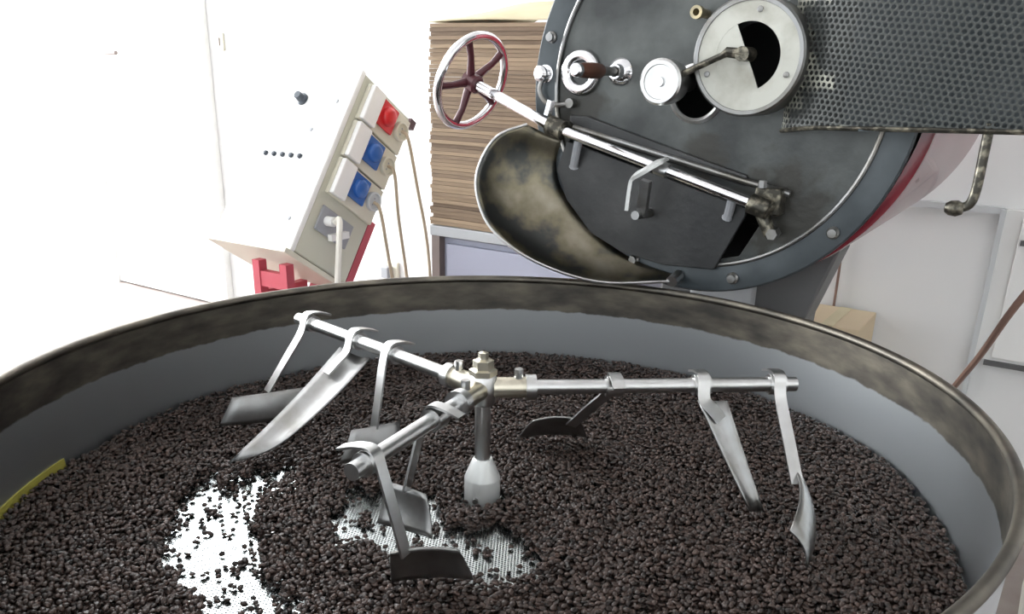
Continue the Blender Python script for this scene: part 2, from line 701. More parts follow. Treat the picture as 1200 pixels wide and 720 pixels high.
def arm(ang, L, clamps):
    """clamps: (radius, strap end point, four blade corners, bend), points in the stirrer's own frame"""
    ca, sa = math.cos(R_(ang)), math.sin(R_(ang))

    def P(r, t, z):            # radial, tangential, height
        return (r * ca - t * sa, r * sa + t * ca, z)
    bm = nb()
    tube(bm, [P(.018, 0, AZ), P(L, 0, AZ)], .0115, 16)
    a = obj('arm', bm, 'steel', st)
    bm = nb()
    tube(bm, [P(.016, 0, AZ), P(.072, 0, AZ)], .0165, 18)
    obj('arm_socket', bm, 'warm_nickel', a)
    bm = nb()
    tube(bm, [P(.066, 0, AZ), P(.082, 0, AZ)], .0205, 18)
    obj('socket_collar', bm, 'steel', a)
    bm = nb()
    tube(bm, [P(.055, 0, AZ + .012), P(.055, 0, AZ + .030)], .007, 8)
    obj('socket_screw', bm, 'steel', a)
    for (r, end, blade, bend) in clamps:
        bm = nb()
        tube(bm, [P(r - .013, 0, AZ), P(r + .013, 0, AZ)], .0165, 16)
        obj('clamp_ring', bm, 'steel', a)
        # flat strap bent over the arm, running down to the blade
        bm = nb()
        e_ = Vector(end)
        tsg = 1 if (e_ - Vector(P(r, 0, e_.z))).dot(Vector((-sa, ca, 0))) > 0 else -1
        A_ = Vector(P(r, .022 * tsg, AZ - .015))
        pts = smooth_path([P(r, -.042 * tsg, AZ + .010), P(r, -.014 * tsg, AZ + .0185), P(r, .010 * tsg, AZ + .0165), A_, A_.lerp(e_, .5), e_], 5)
        tube(bm, pts, 1, flat=(.0095, .0018), up=(0, 0, 1))
        obj('strap', bm, 'steel', a)
        bm = nb()
        sheet(bm, blade, bend)
        obj('blade', bm, 'blade_steel', a, solid=.003)


arm(5.5, .50, [
    (.205, (.150, .150, .075), [(.085, .145, .085), (.165, .155, .085), (.185, .205, .030), (.060, .195, .030)], .006),
    (.345, (.375, .010, .150), [(.338, .020, .178), (.385, .022, .178), (.440, -.058, .026), (.418, -.060, .026)], .006),
    (.468, (.480, -.070, .080), [(.485, -.030, .095), (.430, -.200, .075), (.455, -.215, .026), (.513, -.036, .026)], .012)])
arm(136.0, .52, [
    (.225, (-.190, .105, .080), [(-.150, .130, .085), (-.225, .085, .085), (-.245, .070, .030), (-.150, .110, .030)], .006),
    (.330, (-.285, .185, .150), [(-.270, .238, .182), (-.205, .180, .182), (-.330, .085, .070), (-.432, .066, .028)], .010),
    (.480, (-.420, .270, .080), [(-.345, .290, .085), (-.475, .235, .080), (-.500, .220, .028), (-.350, .270, .028)], .006)])
arm(-116.0, .335, [
    (.140, (-.105, -.130, .085), [(-.140, -.105, .088), (-.075, -.145, .088), (-.065, -.165, .028), (-.150, -.125, .028)], .006),
    (.300, (-.085, -.290, .078), [(-.105, -.292, .082), (-.020, -.280, .082), (.000, -.262, .026), (-.108, -.272, .026)], .006)])

# ------------------------------------------------------------------ coffee beans
rng = np.random.default_rng(7)


def bean_mesh(stations, lod):
    """half-ellipsoid bean, flat creased side; unit: full length 1 along x"""
    ring = [(-1.0, .0), (-.80, .62), (0, 1.0), (.80, .62), (1.0, .0), (.42, -.18), (0, .10), (-.42, -.18)] if lod else \
           [(-1.0, 0), (-.6, .8), (.6, .8), (1.0, 0), (0, -.1)]
    m = len(ring)
    V = [(-.5, 0, .08)]
    for i in range(stations):
        x = math.sin((i + 1) / (stations + 1) * PI - PI / 2)
        w = math.sqrt(max(0, 1 - x * x))
        for (a, b) in ring:
            V.append((x * .5, a * .395 * w, b * .42 * (w if b > 0 else 1) * (.75 + .25 * w)))
    V.append((.5, 0, .08))
    F = []
    last = len(V) - 1
    for k in range(m):
        F.append((0, 1 + k, 1 + (k + 1) % m))
        F.append((last, last - m + (k + 1) % m, last - m + k))
    for i in range(stations - 1):
        for k in range(m):
            a = 1 + i * m + k
            b = 1 + i * m + (k + 1) % m
            F.append((a, a + m, b + m))
            F.append((a, b + m, b))
    return np.array(V, np.float32), np.array(F, np.int32)


def smoothn(x, y, s, seed):
    r = np.random.default_rng(seed)
    z = np.zeros_like(x)
    for _ in range(9):
        a = r.uniform(0, 2 * PI)
        k = s * r.uniform(.6, 1.7)
        z += np.sin((x * math.cos(a) + y * math.sin(a)) * k + r.uniform(0, 2 * PI))
    return z / 4.2


def bean_spots(pitch, seed):
    r = np.random.default_rng(seed)
    n = int(1.5 / pitch) + 2
    gx, gy = np.meshgrid(np.arange(-n // 2, n // 2 + 1), np.arange(-n, n + 1))
    x = (gx + .5 * (gy % 2)) * pitch
    y = gy * pitch * .866
    x = x.ravel() + r.normal(0, pitch * .20, x.size)
    y = y.ravel() + r.normal(0, pitch * .20, y.size)
    t = np.arctan2(y, x)
    lim = .717 * (1 - .0009 * np.cos(2 * t) + .023 * np.sin(2 * t))
    rr = np.hypot(x, y)
    keep = (rr < lim) & (rr > .036)
    return x[keep], y[keep]


def bare(x, y):
    """1 where the paddles have just wiped the screen clear"""
    rr = np.hypot(x, y)
    t = np.degrees(np.arctan2(y, x)) % 360
    wob = smoothn(x, y, 38, 3) * .018 + smoothn(x, y, 120, 4) * .010
    outer = (rr + wob > .345 + (t - 170) * .0004) & (rr + wob < .475) & (t + wob * 500 > 168) & (t + wob * 500 < 236)
    inner = (rr + wob * 1.4 > .085) & (rr + wob * 1.4 < .235) & (t + wob * 600 > 178) & (t + wob * 600 < 298)
    return outer, inner


def bed(x, y):
    """depth of the bean layer"""
    rr = np.hypot(x, y)
    t = np.arctan2(y, x)
    h = .008 + .004 * smoothn(x, y, 14, 11) + .003 * np.sin(rr * 46 + t * 2.0)
    h += .012 * np.clip((rr - .60) / .12, 0, 1) * np.clip(y / .5, 0, 1)
    return np.clip(h, .001, .03)


def place(x, y, z, r, tilt, size):
    n = x.size
    yaw = np.arctan2(y, x) + PI / 2 + r.normal(0, .75, n) + PI * (r.random(n) < .5)   # dragged round by the paddles
    rx = r.normal(0, tilt, n) + PI * (r.random(n) < .42)
    ry = r.normal(0, tilt * .6, n)
    s = size * r.uniform(.86, 1.14, n)
    cz_, sz_ = np.cos(yaw), np.sin(yaw)
    cx_, sx_ = np.cos(rx), np.sin(rx)
    cy_, sy_ = np.cos(ry), np.sin(ry)
    M = np.zeros((n, 3, 3), np.float32)
    # Rz * Ry * Rx
    M[:, 0, 0] = cz_ * cy_
    M[:, 0, 1] = cz_ * sy_ * sx_ - sz_ * cx_
    M[:, 0, 2] = cz_ * sy_ * cx_ + sz_ * sx_
    M[:, 1, 0] = sz_ * cy_
    M[:, 1, 1] = sz_ * sy_ * sx_ + cz_ * cx_
    M[:, 1, 2] = sz_ * sy_ * cx_ - cz_ * sx_
    M[:, 2, 0] = -sy_
    M[:, 2, 1] = cy_ * sx_
    M[:, 2, 2] = cy_ * cx_
    M *= s[:, None, None]
    T = np.stack([x, y, z], 1).astype(np.float32)
    return M, T


SCR = .6925
# lower layer
x, y = bean_spots(.0082, 21)
o1, i1 = bare(x, y)
r2 = np.random.default_rng(5)
clump = smoothn(x, y, 90, 17)
keep = np.where(o1, (clump > 1.1) | (r2.random(x.size) < .13), np.where(i1, (clump > .75) | (r2.random(x.size) < .08), True))
x, y = x[keep], y[keep]
b_ = bare(x, y)
z = SCR + .0032 + np.where(b_[0] | b_[1], 0, bed(x, y) * .35)
M1, T1 = place(x, y, z, r2, .35, .0101)
# upper layer
x, y = bean_spots(.0084, 22)
o2, i2 = bare(x, y)
keep = ~(o2 | i2) & (r2.random(x.size) < .9)
x, y = x[keep], y[keep]
z = SCR + .0066 + bed(x, y) * .85 + r2.uniform(-.001, .0025, x.size)
M2, T2 = place(x, y, z, r2, .5, .0103)
# the 300 beans that show largest: nearest to the photograph's standpoint inside its frame
cp = np.array([0.0445, -1.2022, 1.3419])
v = T2 - cp
cp_, sp_ = math.cos(PIT), math.sin(PIT)
dep = v[:, 1] * cp_ - v[:, 2] * sp_
py_ = 450 - 974 * (v[:, 1] * sp_ + v[:, 2] * cp_) / dep + ROLL * 974 * v[:, 0] / dep
px_ = 600 + 974 * v[:, 0] / dep
inside = (py_ < 713) & (px_ > 8) & (px_ < 1080)
order = np.where(inside, dep, 99).argsort()[:300]
single = np.zeros(len(T2), bool)
single[order] = True


def stuff_mesh(parts):
    Vs, Fs, off = [], [], 0
    for (V, F, M, T) in parts:
        W = np.einsum('nij,vj->nvi', M, V) + T[:, None, :]
        n = len(T)
        Vs.append(W.reshape(-1, 3))
        Fs.append((F[None] + (np.arange(n) * len(V))[:, None, None] + off).reshape(-1, 3))
        off += n * len(V)
    Va, Fa = np.concatenate(Vs), np.concatenate(Fs).astype(np.int32)
    me = bpy.data.meshes.new('coffee_beans')
    me.vertices.add(len(Va))
    me.vertices.foreach_set('co', Va.ravel().astype(np.float32))
    me.loops.add(Fa.size)
    me.loops.foreach_set('vertex_index', Fa.ravel())
    me.polygons.add(len(Fa))
    me.polygons.foreach_set('loop_start', np.arange(0, Fa.size, 3, dtype=np.int32))
    me.update(calc_edges=True)
    me.polygons.foreach_set('use_smooth', np.ones(len(Fa), bool))
    me.validate()
    return me


VL, FL = bean_mesh(3, 0)
VM, FM = bean_mesh(4, 0)
VH, FH = bean_mesh(4, 1)
far = T2[:, 1] > .15
me = stuff_mesh([(VL, FL, M1, T1), (VM, FM, M2[far & ~single], T2[far & ~single]), (VH, FH, M2[~far & ~single], T2[~far & ~single])])
me.materials.append(MATS['roasted_bean'])
o = bpy.data.objects.new('coffee_beans', me)
C.objects.link(o)
tag(o, 'bed of dark roasted coffee beans covering the tray floor', 'coffee beans', kind='stuff')
mh = bpy.data.meshes.new('coffee_bean')
mh.from_pydata(VH.tolist(), [], FH.tolist())
mh.shade_smooth()
mh.materials.append(MATS['roasted_bean'])
for k, i in enumerate(order):
    o = bpy.data.objects.new('coffee_bean', mh)
    C.objects.link(o)
    m3 = Matrix([list(map(float, row)) for row in M2[i]])
    o.matrix_world = Matrix.Translation(Vector([float(q) for q in T2[i]])) @ m3.to_4x4()
    tag(o, 'single dark roasted coffee bean lying on top of the bean bed', 'coffee bean', 'coffee beans on top of the bed')

# ------------------------------------------------------------------ roaster
FD = .80
ro = thing('coffee_roaster', 'old drum coffee roaster with dark iron front, red drum and chute over the tray', 'roaster', room(0, FD), YAW)
CX, CZ, RF = .010, 1.321, .427
fd = on_face(CX, CZ)
bm = nb()
lathe(bm, [(.400, -.0125), (.412, -.0125), (.422, -.018), (.424, -.03), (.424, -.93), (.40, -.95), (0, -.95)], 96, on_face(CX + .036, CZ + .020))
tag(obj('drum_shell', bm, 'red_enamel', ro), 'glossy red drum casing')
bm = nb()
lathe(bm, [(.366, -.012), (.366, .004), (.370, .006), (RF - .004, .006), (RF, .002), (RF, -.012)], 96, fd, closed=True)
fl = obj('front_flange', bm, 'flange_iron', ro)
# front plate, cut through at the discharge door, the inspection port and the damper dial
OPENING = [(-.318, 1.215), (-.336, 1.15), (-.318, 1.095), (-.255, 1.088), (-.20, 1.035), (-.12, .995), (-.03, .970), (.057, .968), (.120, .986), (.158, 1.06), (.158, 1.095)]


def hoop(cx, cz, r, n):
    return [(cx + r * math.cos(2 * PI * k / n), cz + r * math.sin(2 * PI * k / n)) for k in range(n)]


bm = nb()
edges = []
for loop in (hoop(CX, CZ, .366, 96), OPENING, hoop(-.012, 1.318, .051, 40), hoop(.115, 1.390, .068, 40)):
    vv = [bm.verts.new((x_, .001, z_)) for x_, z_ in loop]
    edges += [bm.edges.new((vv[k], vv[(k + 1) % len(vv)])) for k in range(len(vv))]
bmesh.ops.triangle_fill(bm, use_beauty=True, use_dissolve=False, edges=edges)
obj('front_plate', bm, 'face_iron', ro, smooth=False, solid=.006)
bm = nb()
lathe(bm, [(.362, -.008), (.362, -.60), (0, -.60)], 64, fd)
obj('drum', bm, 'leg_iron', ro)
bm = nb()
lathe(bm, [(.366 + .005 * math.cos(a), .006 + .005 * math.sin(a)) for a in [2 * PI * k / 8 for k in range(8)]], 96, fd, closed=True)
obj('plate_beading', bm, 'dull_steel', fl)
for a in (-41.2, 176.5, 164, 120, 75, 30, -5, -75, -110):
    bx_, bz_ = CX + .398 * math.cos(R_(a)), CZ + .398 * math.sin(R_(a))
    bm = nb()
    lathe(bm, [(.013, .005), (.013, .012), (.0095, .016), (.009, .022), (0, .023)], 14, on_face(bx_, bz_))
    obj('bolt', bm, 'dull_steel', fl)

# discharge door and its opening
bm = nb()
prism(bm, [(-.315, 1.205), (-.340, 1.14), (-.310, 1.07), (-.240, .998), (-.155, .962), (-.05, .946), (.072, .952), (.128, 1.075), (.128, 1.092)], -.020, -.008)
dr = obj('discharge_door', bm, 'door_iron', ro, smooth=False, bevel=.002)
for (a, b) in (((-.267, 1.212), (-.292, 1.148)), ((.107, 1.116), (.090, 1.068))):
    bm = nb()
    tube(bm, smooth_path([(a[0], -.050, a[1]), (b[0] + .006, -.030, b[1] + .015), (b[0], -.022, b[1])], 4), [.010] * 8 + [.012], 10)
    obj('door_hinge_pin', bm, 'grey_plastic', dr)
# hinge bar and hand wheel
B0, B1 = Vector((-.330, -.060, 1.237)), Vector((.150, -.060, 1.109))
bm = nb()
tube(bm, [B0, B1], .0115, 20)
obj('hinge_bar', bm, 'chrome', ro)
bm = nb()
tube(bm, [(-.300, -.018, 1.236), (.112, -.018, 1.148), (.215, -.016, 1.128)], .007, 10)
obj('ledge_rod', bm, 'dull_steel', ro)
bm = nb()
prism(bm, [(-.315, 1.262), (-.27, 1.262), (.02, 1.183), (.12, 1.158), (.12, 1.135), (-.315, 1.228)], -.012, 0)
obj('ledge', bm, 'door_iron', ro, smooth=False, bevel=.003)
HUB = Vector((-.590, -.022, 1.330))
ax = (B0 - HUB).normalized()
# knuckle bracket at the left end of the bar
bm = nb()
tube(bm, [B0 - ax * .012, B0 + Vector((.028, 0, -.0075))], .022, 18)
tube(bm, [B0 + Vector((.01, .01, 0)), (-.315, 0, 1.232)], .016, 12)
obj('bar_bracket', bm, 'greasy_steel', ro)
bm = nb()
tube(bm, [HUB, B0 + ax * .01], .0125, 18)
sp = obj('wheel_spindle', bm, 'chrome', ro)

u = Vector((0, 0, 1))
u = (u - ax * u.dot(ax)).normalized()
w = ax.cross(u)
RW = .111


def wheel(a, r, k=0.0):
    return HUB + (u * math.cos(a) + w * math.sin(a)) * r + ax * k


bm = nb()
n = 56
ring = []
for i in range(n):
    a = 2 * PI * i / n
    c0 = wheel(a, RW)
    rd = (c0 - HUB).normalized()
    ring.append([bm.verts.new(c0 + rd * (.0105 * math.cos(q)) + ax * (.0105 * math.sin(q))) for q in [2 * PI * j / 12 for j in range(12)]])
for i in range(n):
    for j in range(12):
        bm.faces.new((ring[i][j], ring[i][(j + 1) % 12], ring[(i + 1) % n][(j + 1) % 12], ring[(i + 1) % n][j]))
hw = tag(obj('handwheel', bm, 'chrome', ro), 'polished handwheel rim with maroon spokes')
for k in range(5):
    a = 2 * PI * k / 5 + .42
    bm = nb()
    tube(bm, [wheel(a, .015, -.002), wheel(a, .07, .004), wheel(a, RW - .006, 0)], [.0105, .0078, .0092], 10)
    obj('spoke', bm, 'maroon', hw)
bm = nb()
tube(bm, [HUB - ax * .020, HUB - ax * .016, HUB + ax * .020, HUB + ax * .026], [.012, .022, .022, .016], 18)
obj('wheel_hub', bm, 'maroon', hw)
# ball-headed bolt with hooked stay, stud
bm = nb()
lathe(bm, [(.020, .004), (.020, .010), (.012, .012), (.012, .022), (.017, .028), (.0175, .036), (.012, .043), (0, .045)], 18, on_face(-.386, 1.352))
obj('ball_bolt', bm, 'chrome', ro)
bm = nb()
tube(bm, smooth_path([(-.384, -.022, 1.345), (-.392, -.024, 1.315), (-.375, -.022, 1.290), (-.345, -.018, 1.284), (-.314, -.014, 1.289)], 5), .0055, 10)
tube(bm, [(-.314, -.02, 1.289), (-.314, 0, 1.289)], .011, 10)
obj('hooked_stay', bm, 'dull_steel', ro)
bm = nb()
tube(bm, [(-.352, -.050, 1.262), (-.343, -.050, 1.295)], .0105, 6)
obj('stud', bm, 'chrome', ro)
# greasy end bracket at the right end of the bar
bm = nb()
tube(bm, [B1 - Vector((.004, 0, -.001)), B1 + Vector((.040, 0, -.011))], .021, 14)
box(bm, .150, .205, -.045, 0, 1.085, 1.140)
tube(bm, [(.17, -.045, 1.092), (.195, -.050, 1.045)], [.016, .013], 10)
tube(bm, [(.186, -.06, 1.105), (.186, -.02, 1.105)], .012, 6)
obj('end_bracket', bm, 'greasy_steel', ro, bevel=.004)
bm = nb()
tube(bm, [(.165, -.045, 1.140), (.165, -.045, 1.155)], .009, 6)
obj('bracket_bolt', bm, 'dull_steel', ro)
bm = nb()
tube(bm, [(.20, -.062, 1.050), (.20, -.030, 1.050)], .012, 6)
obj('bracket_bolt', bm, 'dull_steel', ro)
# door latch on the bar
bm = nb()
tube(bm, smooth_path([(-.052, -.060, 1.182), (-.052, -.085, 1.178), (-.078, -.105, 1.158), (-.098, -.105, 1.145), (-.104, -.105, 1.128), (-.108, -.105, 1.075)], 4), 1, flat=(.013, .004), up=(0, -1, .2))
la = obj('door_latch', bm, 'aluminium', ro)
bm = nb()
tube(bm, [(-.072, -.095, 1.140), (-.086, -.075, 1.062)], 1, flat=(.011, .007), up=(0, -1, 0))
tube(bm, [(-.09, -.10, 1.064), (-.09, -.022, 1.060)], .010, 10)
obj('latch_catch', bm, 'dull_steel', la)
bm = nb()
tube(bm, [(-.066, -.060, 1.1665), (-.038, -.060, 1.159)], .0165, 16)
obj('latch_collar', bm, 'steel', la)

# discharge chute: crescent trough flaring out from the door edge over the tray
inn = [(-.330, -.020, 1.205), (-.345, -.014, 1.160), (-.338, -.012, 1.112), (-.308, -.012, 1.066), (-.258, -.012, 1.020), (-.190, -.012, .974), (-.106, -.012, .940), (-.016, -.012, .924)]
outp = [(-.395, -.070, 1.240), (-.442, -.125, 1.213), (-.464, -.165, 1.150), (-.452, -.190, 1.086), (-.401, -.200, 1.012), (-.293, -.190, .952), (-.147, -.150, .9165), (-.016, -.045, .917)]
I = smooth_path(inn, 6)
O_ = smooth_path(outp, 6)
bm = nb()
rows = []
NU = 12
for k in range(len(I)):
    t = k / (len(I) - 1)
    row = []
    for j in range(NU + 1):
        q = j / NU
        p = I[k].lerp(O_[k], q)
        bulge = math.sin(PI * q) * math.sin(PI * min(max(t, .04), .98)) * .035
        rad = Vector((p.x + .06, 0, p.z - 1.20)).normalized()
        p = p + rad * bulge
        row.append(bm.verts.new(p))
    rows.append(row)
for k in range(len(rows) - 1):
    for j in range(NU):
        bm.faces.new((rows[k][j], rows[k + 1][j], rows[k + 1][j + 1], rows[k][j + 1]))
ch = tag(obj('discharge_chute', bm, 'scoop_steel', ro, solid=.0035, angle=60), 'crescent-shaped stained metal chute')
bm = nb()
tube(bm, O_, .0035, 8)
obj('chute_edge', bm, 'steel', ch)
bm = nb()
tube(bm, [(-.012, -.050, .918), (-.012, -.010, .926)], .013, 10)
obj('chute_bolt', bm, 'steel', ch)

# sight glass
bm = nb()
prof = [(.0375 + .0125 * math.cos(a), .010 + .010 * math.sin(a)) for a in [2 * PI * k / 12 for k in range(12)]]
lathe(bm, prof, 40, on_face(-.293, 1.356), closed=True)
sg = tag(obj('sight_glass', bm, 'chrome', ro), 'chrome ring of the round sight glass')
bm = nb()
lathe(bm, [(0, .006), (.034, .006)], 32, on_face(-.293, 1.356))
obj('glass', bm, 'glass_dark', sg)
# trier socket
bm = nb()
lathe(bm, [(.030, .002), (.030, .006), (.024, .014), (.017, .018), (.0155, .034), (.0115, .034), (.0115, .004)], 30, on_face(-.195, 1.359))
obj('trier_socket', bm, 'chrome', ro)
# bean inspection port behind the counterweight knob
bm = nb()
lathe(bm, [(.062, .002), (.062, .006), (.056, .010), (.050, .006)], 40, on_face(-.012, 1.318))
ip = obj('inspection_port', bm, 'steel', ro)
# counterweight knob
bm = nb()
lathe(bm, [(0, -.03), (.020, -.03), (.020, .055), (.036, .058), (.042, .064), (.042, .082), (.0455, .086), (.0455, .118), (.041, .123), (.034, .1235), (.033, .121), (.010, .121), (.010, .127), (0, .128)], 40, on_face(-.047, 1.340))
obj('knob', bm, 'steel', ro)
# damper dial with half-round opening and lever
DX, DZ = .115, 1.390
bm = nb()
lathe(bm, [(.112, .002), (.112, .076), (.108, .081), (.101, .081), (.101, .071)], 56, on_face(DX, DZ))
dd = obj('damper_dial', bm, 'dull_steel', ro)
a0 = math.atan2(1.45 - 1.392, .078 - .105)
bm = nb()
N = 40
T = []


def dpt(r, a):
    return (DX + r * math.cos(a), -.054, DZ + r * math.sin(a))


# white plate = full ring plus the closed half
f3 = on_face(DX, DZ)
lathe(bm, [(.064, .077), (.1005, .077)], 56, f3)
lathe(bm, [(0, .0765), (.066, .0765)], 28, f3, a0=a0, a1=a0 + PI)
tag(obj('dial_plate', bm, 'dial_white', dd, smooth=False, solid=.003), 'worn white dial plate')
for a in (80, 203, 338):
    bm = nb()
    lathe(bm, [(.006, .078), (.006, .081), (0, .083)], 10, on_face(DX + .086 * math.cos(R_(a)), DZ + .086 * math.sin(R_(a))))
    obj('dial_screw', bm, 'dull_steel', dd)
bm = nb()
tube(bm, [(DX - .002, -.056, DZ + .004), (DX - .002, -.108, DZ + .004)], .014, 14)
tube(bm, [(DX - .002, -.098, DZ + .004), (.080, -.098, 1.397), (.071, -.098, 1.391), (-.020, -.104, 1.350)], [.011, .010, .0065, .0065], 10)
obj('dial_lever', bm, 'greasy_steel', dd)
# brass stub
bm = nb()
lathe(bm, [(.009, .0), (.009, .045), (.013, .047), (.013, .062), (.007, .062), (.007, .03), (0, .03)], 16, on_face(-.006, 1.473))
obj('pipe_stub', bm, 'brass', ro)

# perforated belt guard reaching out to the right
plan = [(.178, -.006), (.190, -.026), (.215, -.046), (.265, -.070), (.330, -.092), (.45, -.104), (.95, -.104), (.98, -.09), (.985, 0.05), (.985, .40)]
bm = nb()
uvl = bm.loops.layers.uv.new('UVMap')
arc = [0]
for a, b in zip(plan[:-1], plan[1:]):
    arc.append(arc[-1] + math.hypot(b[0] - a[0], b[1] - a[1]))
ZG = [1.252, 1.2535, 1.258, 1.264, 1.266, 1.270, 1.282, 1.283, 1.283, 1.283]
lo = [bm.verts.new((p[0], p[1], z)) for p, z in zip(plan, ZG)]
hi = [bm.verts.new((p[0], p[1], 1.95)) for p in plan]
for i in range(len(plan) - 1):
    fc = bm.faces.new((lo[i], lo[i + 1], hi[i + 1], hi[i]))
    for lp, uvv in zip(fc.loops, ((arc[i], 0), (arc[i + 1], 0), (arc[i + 1], .7), (arc[i], .7))):
        lp[uvl].uv = uvv
gd = tag(obj('belt_guard', bm, 'perforated_guard', ro, angle=60), 'dark perforated sheet guard with paint crust')
bm = nb()
tube(bm, [(p[0], p[1], z) for p, z in zip(plan, ZG)], .0045, 8)
obj('guard_hem', bm, 'greasy_steel', gd)
bm = nb()
tv = [bm.verts.new((p[0], p[1], 1.95)) for p in plan] + [bm.verts.new((.178, .40, 1.95))]
bm.faces.new(tv)
obj('guard_top', bm, 'flange_iron', gd, smooth=False)
bm = nb()
sl = lambda x, y, z: (x, y, z + (x - .33) * .0245 if z < 1.5 else z)   # follows the sloping hem
box(bm, .300, .980, -.034, -.027, 1.262, 1.945, sl)
obj('guard_back_blocker', bm, 'flange_iron', gd, smooth=False)  # added panel, keeps the bright wall from showing through the guard's holes
bm = nb()
box(bm, .345, .980, -.098, -.0345, 1.262, 1.266, sl)
obj('guard_floor_blocker', bm, 'flange_iron', gd, smooth=False)  # added panel, stops light leaking in under the guard
# lever hanging from the guard
bm = nb()
tube(bm, smooth_path([(.556, -.090, 1.285), (.556, -.092, 1.235), (.556, -.094, 1.175), (.550, -.095, 1.148), (.532, -.096, 1.140)], 5), [.0085] * 20 + [.010], 12)
lv = obj('hanging_lever', bm, 'greasy_steel', ro)
bm = nb()
lathe(bm, [(0, -.018), (.010, -.014), (.0145, -.004), (.013, .008), (.008, .015), (0, .017)], 14, lambda x, y, h: (.528 - h, -.096 + x, 1.1395 + y))
obj('lever_knob', bm, 'greasy_steel', lv)
# pedestal below the drum
bm = nb()
prism(bm, [(.150, .93), (.300, 1.00), (.245, .83), (.20, .0), (-.16, .0), (-.12, .83), (-.10, .93)], .13, .24)
obj('pedestal', bm, 'leg_iron', ro, smooth=False, bevel=.006)
bm = nb()
prism(bm, [(-.02, .905), (.13, .935), (.13, .70), (-.02, .70)], .09, .128)
tag(obj('drain_plate', bm, 'pale_metal', ro, smooth=False, bevel=.004), 'pale plate below the drum')

# trier resting in its socket
tr = thing('sample_trier', 'sampling trier with brown wooden handle pushed into the roaster front', 'trier', room(-.195, FD, 1.359), YAW)
fz = on_face(0, 0)
bm = nb()
lathe(bm, [(0, .012), (.0095, .012), (.0095, .10), (0, .10)], 16, fz)
obj('shaft', bm, 'dull_steel', tr)
bm = nb()
lathe(bm, [(0, .095), (.012, .095), (.0155, .105), (.0165, .14), (.015, .175), (.0125, .196), (0, .196)], 20, fz)
obj('handle', bm, 'wood_handle', tr)
bm = nb()
lathe(bm, [(.0135, .194), (.0135, .206), (.009, .210), (0, .210)], 16, fz)
obj('end_cap', bm, 'chrome', tr)

# ------------------------------------------------------------------ cardboard stack on its cabinet
SS, SD = -1.133, 1.29
cb = thing('storage_cabinet', 'blue-grey metal cabinet under the stack of flattened cartons', 'cabinet', room(SS, SD), YAW)
obj('top', box(nb(), 0, .70, -.01, .62, .822, .857), 'pale_metal', cb, smooth=False, bevel=.003)
obj('body', box(nb(), .035, .68, .03, .60, .02, .812), 'blue_grey_metal', cb, smooth=False)
for (x0, x1) in ((.055, .67),):
    d_ = obj('door', box(nb(), x0, x1, .012, .03, .06, .795), 'blue_grey_metal', cb, smooth=False, bevel=.003)
    bm = nb()
    xh = x1 - .05
    tube(bm, [(xh, .0, .50), (xh, .0, .60)], .006, 8)
    obj('handle', bm, 'grey_trim', d_)
obj('corner_post', box(nb(), .0, .034, .0, .04, 0, .82), 'brown_post', cb, smooth=False)
obj('corner_post', box(nb(), .0, .034, .56, .60, 0, .82), 'brown_post', cb, smooth=False)
random.seed(4)
am0 = .0012
NS = 52
TH = (1.497 - .857) / NS


def sheet_mesh(seed):
    r = random.Random(seed)
    bm = nb()
    nx = 8
    ph, am = 1.0, .0012
    t = TH * .94
    rows = []
    for i in range(nx + 1):
        x = .64 * i / nx
        dz = am * math.sin(ph + x * 9)
        fy = r.uniform(-.0015, .0015)
        rows.append([bm.verts.new((x, fy, dz)), bm.verts.new((x, .54, dz)), bm.verts.new((x, .54, dz + t)), bm.verts.new((x, fy, dz + t))])
    for i in range(nx):
        for j in range(4):
            bm.faces.new((rows[i][j], rows[i][(j + 1) % 4], rows[i + 1][(j + 1) % 4], rows[i + 1][j]))
    bm.faces.new(rows[0])
    bm.faces.new(rows[-1][::-1])
    bmesh.ops.recalc_face_normals(bm, faces=bm.faces)
    me = bpy.data.meshes.new('flattened_carton')
    bm.to_mesh(me)
    bm.free()
    me.materials.append(MATS['cardboard'])
    return me


sheets = [sheet_mesh(k) for k in range(6)]
for k in range(NS):
    o = bpy.data.objects.new('flattened_carton', sheets[k % 6])
    C.objects.link(o)
    o.location = room(SS + random.uniform(-.004, .005), SD + random.uniform(-.005, .005), .8578 + am0 + k * TH)
    o.rotation_euler = (0, 0, YAW + random.uniform(-.003, .003))
    tag(o, 'flattened brown cardboard carton in the tall stack behind the handwheel', 'carton', 'flattened cartons in the stack')
bm = nb()
rows = []
NX = 14
for i in range(NX + 1):
    x = .64 * i / NX
    zf = .004 * math.sin(PI * min(x / .38, 1)) - .001 * x
    zb = .10 * math.sin(min(x / .30, 1) * PI / 2) - .012 * max(0, x - .3)
    rows.append([bm.verts.new((x, -.004, zf)), bm.verts.new((x, .18, zf * .4 + zb * .6)), bm.verts.new((x, .54, zb))])
for i in range(NX):
    for j in range(2):
        bm.faces.new((rows[i][j], rows[i + 1][j], rows[i + 1][j + 1], rows[i][j + 1]))
for v_ in bm.verts:
    v_.co.z += .0055
o = obj('flattened_carton', bm, 'card_top', solid=.005)
o.location = room(SS, SD, .8575 + am0 * 2 + NS * TH)
o.rotation_euler = (0, 0, YAW)
tag(o, 'pale warped carton sheet lying topmost on the cardboard stack', 'carton', 'flattened cartons in the stack')

# ------------------------------------------------------------------ power distribution panel
AW = Vector((-.519, 2.0, 1.354))
pn = thing('distribution_panel', 'cream sloping power distribution panel with red and blue sockets on a red stand', 'electrical panel', (AW.x, AW.y, 0), YAW)
a1 = (-.562, -.827)
a2 = (.827, -.562)


def pq(x, p, q):
    """panel frame: x along the wall, p down the slope, q through the depth"""
    return (x, a1[0] * p + a2[0] * q, AW.z + a1[1] * p + a2[1] * q)


